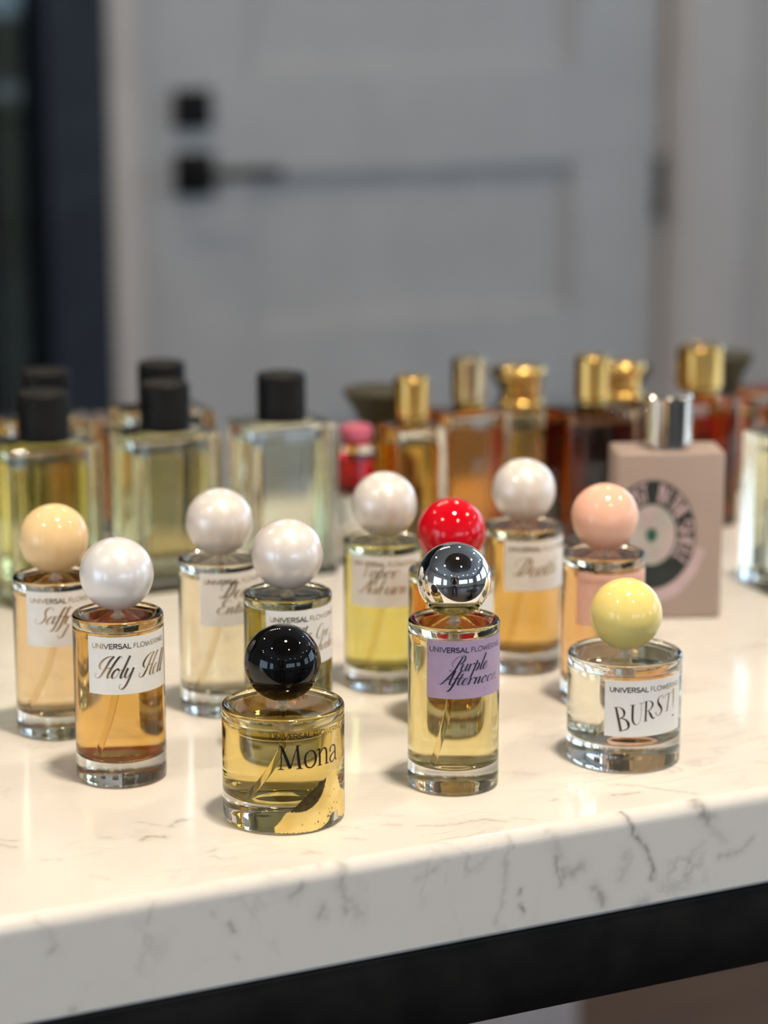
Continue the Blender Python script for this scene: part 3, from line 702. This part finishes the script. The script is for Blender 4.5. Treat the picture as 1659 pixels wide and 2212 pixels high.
# torn gold leaf wrapped on the lower right of the bottle
LEAF = [(-11.3,1.9),(-11.2,3.1),(-9.0,5.7),(-8.0,7.3),(-7.2,8.3),(-6.0,8.5),(-3.1,8.1),(-.6,8.5),(1.5,9.4),(3.6,10.9),(5.3,13.0),(6.5,15.6),(7.4,18.2),(10.0,19.4),(12.0,19.7),(13.9,16.6),(15.7,12.4),(18.8,10.7),(20.7,9.0),(20.7,1.9),(17,1.9),(14.2,2.5),(13.6,4.4),(13.2,5.6),(12.6,4.6),(12.0,5.5),(11.2,4.9),(10.4,5.4),(9.9,4.9),(9.2,4.4),(8.7,3.3),(8.1,2.5),(6.8,2.0),(5.2,1.2),(2.1,.8),(-6.3,1.0),(-11.0,1.1)]
DARK_PIECE = [(-6.2,8.4),(-3.9,10.4),(-1.2,13.1),(.9,14.4),(2.9,15.9),(3.8,16.4),(4.6,17.7),(6.0,17.7),(7.5,18.4),(7.2,17.0),(6.6,15.2),(5.4,12.8),(3.7,10.7),(1.5,9.1),(-.6,8.3),(-3.1,8.0)]  # outline of the dark bronze patch along the leaf's upper edge
def inside(poly, x, y):
    c = False; j = len(poly) - 1
    for i in range(len(poly)):
        if (poly[i][1] > y) != (poly[j][1] > y) and x < (poly[j][0] - poly[i][0]) * (y - poly[i][1]) / (poly[j][1] - poly[i][1]) + poly[i][0]: c = not c
        j = i
    return c
def decal(poly, R, d, step=.17, holes=()):
    bm = bmesh.new(); mp = cylmap(R, d); vs = {}
    x0 = min(p[0] for p in poly); x1 = max(p[0] for p in poly); z0 = min(p[1] for p in poly); z1 = max(p[1] for p in poly)
    def V(i, j):
        if (i, j) not in vs: vs[(i, j)] = bm.verts.new(mp(x0 + i * step, z0 + j * step))
        return vs[(i, j)]
    for i in range(int((x1 - x0) / step) + 1):
        for j in range(int((z1 - z0) / step) + 1):
            x, z = x0 + (i + .5) * step, z0 + (j + .5) * step
            jx = noise.noise(Vector((x * 1.4, z * 1.4, 3))) * .35
            if not inside(poly, x + jx, z + jx * .7): continue
            if any(math.hypot(x - hx, (z - hz)) < hr * (1 + noise.noise(Vector((x * 3, z * 3, 8)))) for hx, hz, hr in holes): continue
            bm.faces.new((V(i, j), V(i + 1, j), V(i + 1, j + 1), V(i, j + 1)))
    return bm
HOLES = [(11.3, 8.6, .22), (13.2, 8.0, .22), (10.2, 6.8, .25), (12.4, 6.2, .2), (9.2, 5.7, .3), (9.9, 3.6, .3), (3.9, 3.6, .3), (2.7, 3.2, .2), (-2.0, 3.6, .2), (9.0, 11.4, .15), (11.5, 13.2, .2), (4.5, 6.6, .2), (8.4, 4.6, .4), (6.4, 2.6, .25), (10.8, 15.5, .15), (8.7, 7.0, .15)]
part('gold_leaf', decal(LEAF, .02076, .00007, holes=HOLES), GOLDLEAF, mona, True, None, 'torn patch of gold leaf')
part('dark_leaf_patch', decal(DARK_PIECE, .02076, .00011), BRONZE_PATCH, mona, True, None, 'dark bronze patch along the gold leaf')
# price sticker strip above the peach label
pch = [o for o in C.objects if o.get('label', '').startswith('tall perfume bottle with peach ball')][0]
part('sticker', curved_label(.01609, -19.0, -11.8, 56.0, 57.5), INK, pch, True, None, 'small black sticker strip')

# ================================================================== SQUARE BOTTLES BEHIND
def rounded_box(x0, x1, y0, y1, z0, z1, bev, seg=3): return box_bm(x0, x1, y0, y1, z0, z1, bev, seg)
BLACKCAP = noisy(pbsdf('matte_black_cap', (.012, .011, .011), .5, spec=.2), 80, (.006, .0055, .0055), (.009, .0085, .0085))
GOLD = noisy(pbsdf('gold_metal', (.78, .53, .18), .2, 1.0), 30, (.74, .50, .17), (.82, .57, .2))
PALEGOLD = noisy(pbsdf('pale_gold_metal', (.72, .62, .42), .15, 1.0), 30, (.70, .60, .40), (.75, .66, .46))
SILVER = noisy(pbsdf('silver_metal', (.70, .69, .66), .12, 1.0), 30, (.68, .67, .64), (.72, .71, .68))
OLIVE = noisy(pbsdf('olive_cap', (.045, .04, .022), .5, spec=.25), 30, (.038, .034, .018), (.05, .045, .024))
def square_bottle(x, y, w_, d, h, wall, liq, cap, label, group=None, capr=.0115, caph=.022, base=.006, rz=0, capmat=None, name='square_perfume_bottle', drop=.008):
    t = thing(name, (x, y, TZ), label, 'perfume bottle', group, rz)
    part('glass_body', rounded_box(-w_ / 2, w_ / 2, -d / 2, d / 2, 0, h, .0022), GLASS, t, True, 60)
    if liq: part('perfume', rounded_box(-w_ / 2 + wall, w_ / 2 - wall, -d / 2 + wall * .7, d / 2 - wall * .7, base, h - drop, .003), liq, t, True, 60)
    cz = h + .0003
    if cap == 'cylinder':
        part('cap', lathe_bm([(0, cz), (capr - .0006, cz), (capr, cz + .0006), (capr, cz + caph - .001), (capr - .001, cz + caph), (0, cz + caph)], 64), capmat or BLACKCAP, t)
    elif cap == 'gold':
        r2 = capr * .72
        part('neck_ring', lathe_bm([(0, cz), (r2, cz)] + arc(r2, cz + .0018, .0018, -90, 90, 6) + [(r2 * .9, cz + .0036), (0, cz + .0036)], 48), GOLD, t)
        z1 = cz + .0036
        part('cap', lathe_bm([(0, z1), (capr - .0008, z1), (capr, z1 + .0008), (capr, z1 + caph - .0012), (capr - .0012, z1 + caph), (capr - .003, z1 + caph - .0006), (0, z1 + caph - .0006)], 64), capmat or GOLD, t)
    elif cap == 'beaded':
        r2 = capr * .8
        pr = [(0, cz), (r2, cz)] + arc(r2 * 1.04, cz + .003, .003, -90, 90, 6) + [(r2 * 1.18, cz + .0065), (r2 * 1.18, cz + caph - .007)] + arc(r2 * 1.04, cz + caph - .0035, .0035, -90, 90, 6) + [(r2 * .9, cz + caph), (0, cz + caph)]
        part('cap', lathe_bm(pr, 48), capmat or GOLD, t)
    elif cap == 'flared':
        pr = [(0, cz), (capr * .42, cz), (capr * .48, cz + caph * .2), (capr * .66, cz + caph * .55), (capr * .93, cz + caph * .86), (capr, cz + caph - .001), (capr - .001, cz + caph), (0, cz + caph)]
        part('cap', lathe_bm(pr, 64), capmat or OLIVE, t)
    elif cap == 'none': pass
    return t
LB = {'lime': liquid('lime', (.92, .91, .62)), 'palegreen': liquid('pale_green', (.92, .92, .78)), 'pale': liquid('pale_sage', (.93, .94, .86)),
      'am': liquid('light_amber', (.90, .60, .28)), 'orange': liquid('orange', (.88, .46, .10)), 'brown': liquid('dark_brown', (.42, .16, .035)), 'faint': liquid('faint_gold', (.93, .85, .66)),
      'redliq': liquid('red', (.75, .02, .03)), 'gold2': liquid('old_gold', (.85, .66, .28))}
square_bottle(.297, 1.0, .044, .034, .0735, .0065, LB['lime'], 'cylinder', 'square perfume bottle with black cap and lime yellow perfume, front left of the black-capped ones')
square_bottle(.355, 1.0, .044, .034, .0735, .0065, LB['palegreen'], 'cylinder', 'square perfume bottle with black cap and pale green perfume, middle of the front three')
square_bottle(.413, 1.0, .044, .034, .0735, .0065, LB['pale'], 'cylinder', 'square perfume bottle with black cap and greyish clear perfume, right of the black-capped ones')
square_bottle(.3155, 1.055, .044, .034, .0735, .0065, LB['faint'], 'cylinder', 'square perfume bottle with black cap half hidden behind the lime yellow one', drop=.010)
square_bottle(.373, 1.055, .044, .034, .0735, .0065, LB['faint'], 'cylinder', 'square perfume bottle with taller-standing black cap behind the pale green one')
square_bottle(.240, 1.0, .044, .034, .0735, .0065, LB['lime'], 'cylinder', 'square perfume bottle with lime perfume cut off by the left picture edge')
square_bottle(.290, 1.115, .040, .034, .059, .005, LB['am'], 'none', 'amber perfume bottle at the back, seen left of the leftmost black cap')
square_bottle(.352, 1.12, .034, .034, .059, .005, LB['am'], 'none', 'amber perfume bottle at the back, seen right of the leftmost black cap')
# gold-capped bottles on the right
square_bottle(.481, 1.0, .027, .026, .0660, .003, LB['gold2'], 'gold', 'slim perfume bottle with short gold cap, leftmost of the gold-capped ones', capr=.0085, caph=.0195)
square_bottle(.517, 1.01, .034, .030, .0690, .0035, LB['am'], 'gold', 'amber perfume bottle with tall pale gold cap', capr=.0085, caph=.022, capmat=PALEGOLD)
square_bottle(.573, 1.06, .028, .028, .0560, .004, LB['faint'], 'beaded', 'pale perfume bottle with beaded gold cap behind the tall pale gold one', capr=.0115, caph=.023)
square_bottle(.5755, .99, .038, .030, .0690, .002, LB['brown'], 'gold', 'dark brown perfume bottle with gold cap', capr=.0085, caph=.0215)
square_bottle(.6296, 1.05, .034, .030, .0570, .003, LB['brown'], 'beaded', 'perfume bottle with beaded gold cap behind the dark brown one', capr=.0095, caph=.0215)
square_bottle(.6445, 1.0, .034, .030, .0680, .003, LB['orange'], 'gold', 'orange perfume bottle with wide gold cap, behind the frosted pink one', capr=.0118, caph=.0215)
square_bottle(.735, 1.07, .036, .030, .0540, .003, LB['orange'], 'none', 'orange perfume bottle at the right picture edge')
for (x, y, h, lb) in ((.494, 1.065, .0455, 'flared olive cap left of the gold ones'), (.598, 1.11, .044, 'flared olive cap behind the beaded gold one'),
                      (.660, 1.10, .0435, 'flared olive cap right of the dark brown one'), (.7036, 1.065, .052, 'flared olive cap at the far right')):
    square_bottle(x, y, .030, .028, h, .003, LB['gold2'], 'flared', 'low perfume bottle with ' + lb, capr=.019 if x < .5 else .0155, caph=.026 if x < .5 else .0235)
for o in C.objects:
    lb = o.get('label', '')
    if o.name.startswith('square_perfume_bottle'):
        o['group'] = 'black-capped square bottles' if 'black cap' in lb or 'lime perfume' in lb else ('flared-cap bottles at the back' if 'flared' in lb else ('gold-capped perfume bottles' if 'gold cap' in lb else 'amber bottles at the back'))
# small red bottle
t = thing('small_red_bottle', (.4517, 1.0, TZ), 'small round bottle of red perfume with rosy top, right of the black-capped bottles', 'perfume bottle')
part('glass_body', lathe_bm([(0, 0), (.0085, 0), (.009, .0006), (.009, .056), (.008, .059), (.005, .061), (0, .061)], 48), GLASS, t)
part('perfume', lathe_bm([(0, .036), (.0078, .036), (.0082, .037), (.0082, .0515), (.0078, .0525), (0, .0525)], 48), LB['redliq'], t)
part('base_band', lathe_bm([(.0091, .020), (.0094, .020), (.0094, .034), (.0091, .034), (.0091, .020)], 48), WHITE_LABEL, t)
part('top_cap', lathe_bm([(0, .0612), (.0076, .0612), (.008, .062), (.0078, .0665), (.006, .068), (0, .068)], 48), pbsdf('rosy_cap', (.55, .12, .2), .3), t)
# clear bottle at the right picture edge
t = square_bottle(.617, .874, .040, .030, .0735, .008, LB['pale'], 'cylinder', 'clear square perfume bottle at the right picture edge beside the frosted pink one')
# second clear bottle front right is outside the frame

# ---- frosted pink bottle with round emblem
rz = math.radians(-22); W_, D_, H_ = .048, .024, .0755
fx, fy = .5565, .8402
cxp = fx - (W_ / 2) * math.cos(rz) - (D_ / 2) * math.sin(rz); cyp = fy - (W_ / 2) * math.sin(rz) + (D_ / 2) * math.cos(rz)
PINK = noisy(pbsdf('frosted_pink_glass', (.37, .28, .24), .38), 14, (.35, .265, .225), (.39, .30, .255))
PINKTOP = PINK
gb = thing('frosted_perfume_bottle', (cxp, cyp, TZ), 'frosted pink perfume bottle with silver cap and round black eye emblem', 'perfume bottle', None, rz)
bm = rounded_box(-W_ / 2, W_ / 2, -D_ / 2, D_ / 2, 0, H_, .0016)
part('frosted_body', bm, PINK, gb, True, 50)
part('neck', lathe_bm([(0, H_ - .001), (.0075, H_ - .001), (.0075, H_ + .002), (0, H_ + .002)], 40), SILVER, gb)
part('cap', lathe_bm([(0, H_ + .001), (.0100, H_ + .001), (.0106, H_ + .0016), (.0106, H_ + .0228), (.0098, H_ + .0238), (0, H_ + .0238)], 64), SILVER, gb, label='silver cap')
ex, ez, SX = -.0078, .0385, .79     # emblem centre on the face, elliptical
yf_ = -D_ / 2
def emap(d):
    def f(s, z, e=0): return (max(ex + s / 1000 * SX, -W_ / 2 + .0012), yf_ - d - e, ez + z / 1000)
    return f
def ring(bm, r0, r1, a0, a1, mp, n=72):
    rows = []
    for i in range(n + 1):
        a = math.radians(a0 + (a1 - a0) * i / n)
        rows.append((bm.verts.new(mp(r0 * math.cos(a), r0 * math.sin(a))), bm.verts.new(mp(r1 * math.cos(a), r1 * math.sin(a)))))
    for a, b in zip(rows, rows[1:]): bm.faces.new((a[0], b[0], b[1], a[1]))
    return bm
EMB = noisy(pbsdf('emblem_black', (.012, .016, .014), .5), 100, (.010, .013, .011), (.018, .024, .021))
EMG = noisy(pbsdf('emblem_grey', (.42, .40, .36), .5), 100, (.40, .38, .34), (.45, .43, .39))
EMM = noisy(pbsdf('emblem_mauve', (.50, .37, .38), .5), 100, (.47, .35, .36), (.53, .40, .41))
EMGR = noisy(pbsdf('emblem_green', (.02, .09, .06), .4), 100, (.015, .075, .05), (.03, .11, .075))
part('emblem_disc', ring(bmesh.new(), 13.6, 24.6, 0, 360, emap(.0001), 96), EMB, gb, False, None, 'black emblem ring')
bm = ring(bmesh.new(), 0.01, 13.6, 0, 360, emap(.0001)); part('emblem_eye', bm, EMG, gb, False, None, 'pale grey eye rings')
bm = ring(bmesh.new(), 9.6, 12.2, -75, 20, emap(.0002)); ring(bm, 9.2, 12.4, 75, 125, emap(.0002)); ring(bm, 4.6, 6.4, 60, 150, emap(.0002)); ring(bm, 7.4, 8.2, 0, 360, emap(.0002)); part('emblem_iris', bm, EMM, gb, False, None, 'mauve iris arcs')
bm = ring(bmesh.new(), 0.01, 3.1, 0, 360, emap(.0003)); part('emblem_pupil', bm, EMGR, gb, False, None, 'dark green pupil')
bm = ring(bmesh.new(), 25.2, 31.0, -150, -13, emap(.0001)); part('emblem_rim', bm, EMM, gb, False, None, 'mauve crescent around the emblem')
def arcmap(r, d, a0):
    """text along a circle of radius r, starting at angle a0, running clockwise"""
    mp = emap(d)
    def f(s, z, e=0):
        a = math.radians(a0) - s / r; rr = r + z
        return mp(rr * math.cos(a), rr * math.sin(a), e)
    return f
bm = bmesh.new()
for word, a0, a1 in (('GHOST', 158, 98), ('IN', 80, 60), ('THE', 54, 24), ('SHELL', 18, -42)):
    sans(bm, word, 0, 0, 8.0, arcmap(15.2, .0003, a0), math.radians(a0 - a1) * 15.2, .9)
part('emblem_lettering', bm, EMM, gb, False, None, 'mauve lettering round the emblem')

# ================================================================== BEHIND THE CAMERA (seen in the mirror ball)
t = thing('round_table', (.98, -.28, 0), 'black round pedestal table behind the photographer, with a pale metal rim', 'table')
part('table_top', lathe_bm([(0, .555), (.41, .555), (.425, .565), (.425, .59), (.41, .60), (0, .60)], 72), BLACKM, t)
part('rim', lathe_bm([(.4255, .58), (.433, .58), (.433, .60), (.4255, .60), (.4255, .58)], 72), PALEGOLD, t)
part('pedestal', lathe_bm([(0, 0), (.22, 0), (.22, .03), (.06, .06), (.05, .35), (.12, .42), (.30, .50), (.38, .5545), (0, .5545)], 48), BLACKM, t)

# the photographer, standing behind the camera and holding the phone
SKIN = noisy(pbsdf('skin', (.60, .38, .28), .5), 40, (.57, .355, .26), (.63, .41, .31))
SHIRT = noisy(pbsdf('navy_shirt', (.012, .014, .022), .8), 60, (.010, .012, .018), (.018, .02, .03), bump=.1)
TROUS = noisy(pbsdf('dark_trousers', (.02, .025, .035), .8), 60, (.016, .02, .03), (.026, .032, .045), bump=.1)
HAIR = noisy(pbsdf('dark_hair', (.012, .009, .007), .6), 120, (.008, .006, .005), (.02, .015, .012))
SHOE = noisy(pbsdf('black_shoe', (.01, .01, .01), .4), 60, (.008, .008, .008), (.014, .014, .014))
person = thing('person', (-.215, -.46, 0), 'person in dark clothes holding up a phone, mirrored in the chrome ball', 'person', None, math.radians(-25))
def skin_mesh(name, verts, edges, radii, mat, parent, sub=2, root=0):
    me = bpy.data.meshes.new(name); me.from_pydata([Vector(v) for v in verts], edges, []); o = bpy.data.objects.new(name, me); C.objects.link(o)
    md = o.modifiers.new('skin', 'SKIN'); md.use_smooth_shade = True
    sl = me.skin_vertices[0].data if me.skin_vertices else None
    if sl is None:
        bpy.context.view_layer.objects.active = o; sl = me.skin_vertices[0].data
    for i, r in enumerate(radii): sl[i].radius = (r, r) if not isinstance(r, tuple) else r
    sl[root].use_root = True
    sb = o.modifiers.new('sub', 'SUBSURF'); sb.levels = sub; sb.render_levels = sub
    me.materials.append(mat); o.parent = parent
    return o
# local frame: +y towards the table; hands meet at the phone, 0.50 ahead at z 1.19
HX, HY, HZ = .065, .47, 1.165
bodyv = [(0,0,.96),(0,0,1.08),(0,0,1.24),(0,.0,1.38),(0,0,1.47),(0,.01,1.54),
  (-.17,0,1.40),(-.23,.05,1.14),(-HX-.02,HY-.09,1.13),
  (.17,0,1.40),(.23,.05,1.14),(HX+.02,HY-.09,1.13),
  (-.10,0,.88),(-.11,.01,.50),(-.12,-.01,.09),(.10,0,.88),(.12,.03,.50),(.13,.03,.09)]
bodye = [(0,1),(1,2),(2,3),(3,4),(4,5),(3,6),(6,7),(7,8),(3,9),(9,10),(10,11),(0,12),(12,13),(13,14),(0,15),(15,16),(16,17)]
bodyr = [(.09,.07),(.09,.07),(.09,.07),(.09,.06),(.05,.05),(.05,.05),.055,.040,.03,.055,.040,.03,.07,.05,.042,.07,.05,.042]
try:
    skin_mesh('body', bodyv, bodye, bodyr, SKIN, person)
    s_ = skin_mesh('shirt', [(0,0,.90)] + bodyv[1:5] + [bodyv[6], bodyv[7], (-.19,.20,1.13), bodyv[9], bodyv[10], (.19,.20,1.13)], [(0,1),(1,2),(2,3),(3,4),(3,5),(5,6),(6,7),(3,8),(8,9),(9,10)],
                   [(.17,.125),(.155,.115),(.165,.12),(.16,.11),(.06,.06),.082,.058,.048,.082,.058,.048], SHIRT, person)
    skin_mesh('trousers', [(0,0,.98),(0,0,.92),(-.10,0,.84),(-.11,.01,.50),(-.12,-.01,.07),(.10,0,.84),(.12,.03,.50),(.13,.03,.07)],
              [(0,1),(1,2),(2,3),(3,4),(1,5),(5,6),(6,7)], [(.16,.115),(.17,.125),.105,.075,.062,.105,.075,.062], TROUS, person)
    for sx in (-1, 1):
        # hand: palm and five bent fingers closing on the phone edge
        hx = sx * (HX + .02)
        hv = [(hx, HY - .09, 1.13), (hx, HY - .05, 1.145), (hx, HY - .015, 1.16)]; he = [(0, 1), (1, 2)]; hr = [.026, (.034, .02), (.036, .018)]
        for k in range(4):
            b = len(hv); zz = 1.150 + .019 * k; ln = (.85, .98, 1.0, .9)[k]
            hv += [(hx + sx * .004, HY + .005, zz), (hx + sx * .004, HY + .030 * ln, zz + .003), (hx - sx * .014, HY + .040 * ln, zz + .004), (hx - sx * .028, HY + .036 * ln, zz + .004)]
            he += [(2, b), (b, b + 1), (b + 1, b + 2), (b + 2, b + 3)]; hr += [.010, .0095, .0088, .0075]
        b = len(hv); hv += [(hx - sx * .012, HY - .03, 1.165), (hx - sx * .03, HY - .008, 1.185), (hx - sx * .04, HY + .012, 1.20)]
        he += [(1, b), (b, b + 1), (b + 1, b + 2)]; hr += [.013, .011, .009]
        skin_mesh('hand', hv, he, hr, SKIN, person)
except Exception as e:
    print('PERSON', e)
# head: ellipsoid with brow, nose, chin, ears
bm = bmesh.new(); bmesh.ops.create_uvsphere(bm, u_segments=40, v_segments=28, radius=1)
for v in bm.verts:
    x, y, z = v.co
    jaw = 1 - .28 * max(0, -z) ** 1.2
    X, Y, Z = x * .076 * jaw, y * .096 * (1 - .12 * max(0, -z)), z * .122
    if y > 0.6 and abs(x) < .35:
        Y += .022 * math.exp(-((x / .13) ** 2)) * math.exp(-(((z + .08) / .2) ** 2))      # nose
        Y += .007 * math.exp(-(((z + .52) / .09) ** 2)) * math.exp(-((x / .3) ** 2))       # lips
        Y += .010 * math.exp(-(((z + .85) / .16) ** 2))                                     # chin
    for ex_ in (-.38, .38): Y -= .010 * math.exp(-(((x - ex_) / .16) ** 2) - (((z - .06) / .12) ** 2)) * (y > 0)   # eye sockets
    for s_ in (-1, 1): X += s_ * .014 * math.exp(-(((x - s_) / .12) ** 2) - ((z / .28) ** 2) - ((y + .05) / .18) ** 2)    # ears
    v.co = (X, Y, Z)
h = part('head', bm, SKIN, person, True, None); h.location = (0, .03, 1.66); h.rotation_euler = (math.radians(-22), 0, 0)
for s_ in (-1, 1):
    bm = bmesh.new(); bmesh.ops.create_uvsphere(bm, u_segments=12, v_segments=8, radius=.011)
    e_ = part('eye', bm, INK, h, True, None); e_.location = (s_ * .030, .078, .008)
bm = bmesh.new(); bmesh.ops.create_uvsphere(bm, u_segments=40, v_segments=24, radius=1)
bmesh.ops.delete(bm, geom=[v for v in bm.verts if (v.co.z < .25 and v.co.y > -.1) or v.co.z < -.45], context='VERTS')
for v in bm.verts: v.co = (v.co.x * .083, v.co.y * .104 - .002, v.co.z * .131 + .002)
hr_ = part('hair', bm, HAIR, h, True, None)
for sx, yy in ((-.12, -.01), (.13, .03)):
    bm = bmesh.new(); bmesh.ops.create_uvsphere(bm, u_segments=24, v_segments=16, radius=1)
    for v in bm.verts: v.co = (v.co.x * .048, v.co.y * .135 + .055, max(v.co.z, -.55) * .055 + .031)
    s2 = part('shoe', bm, SHOE, person, True, None); s2.location = (sx, yy, 0)
t = thing('smartphone', (0, 0, 0), 'black smartphone held up by the photographer', 'phone', None, math.radians(-25))
t.location = (0, 0, cam.location.z)
ph = part('phone_body', box_bm(-.039, .039, -.0275, -.0195, -.130, .020, .003, 3), BLACKM, t); ph.rotation_euler = (math.radians(-13.1), 0, 0)
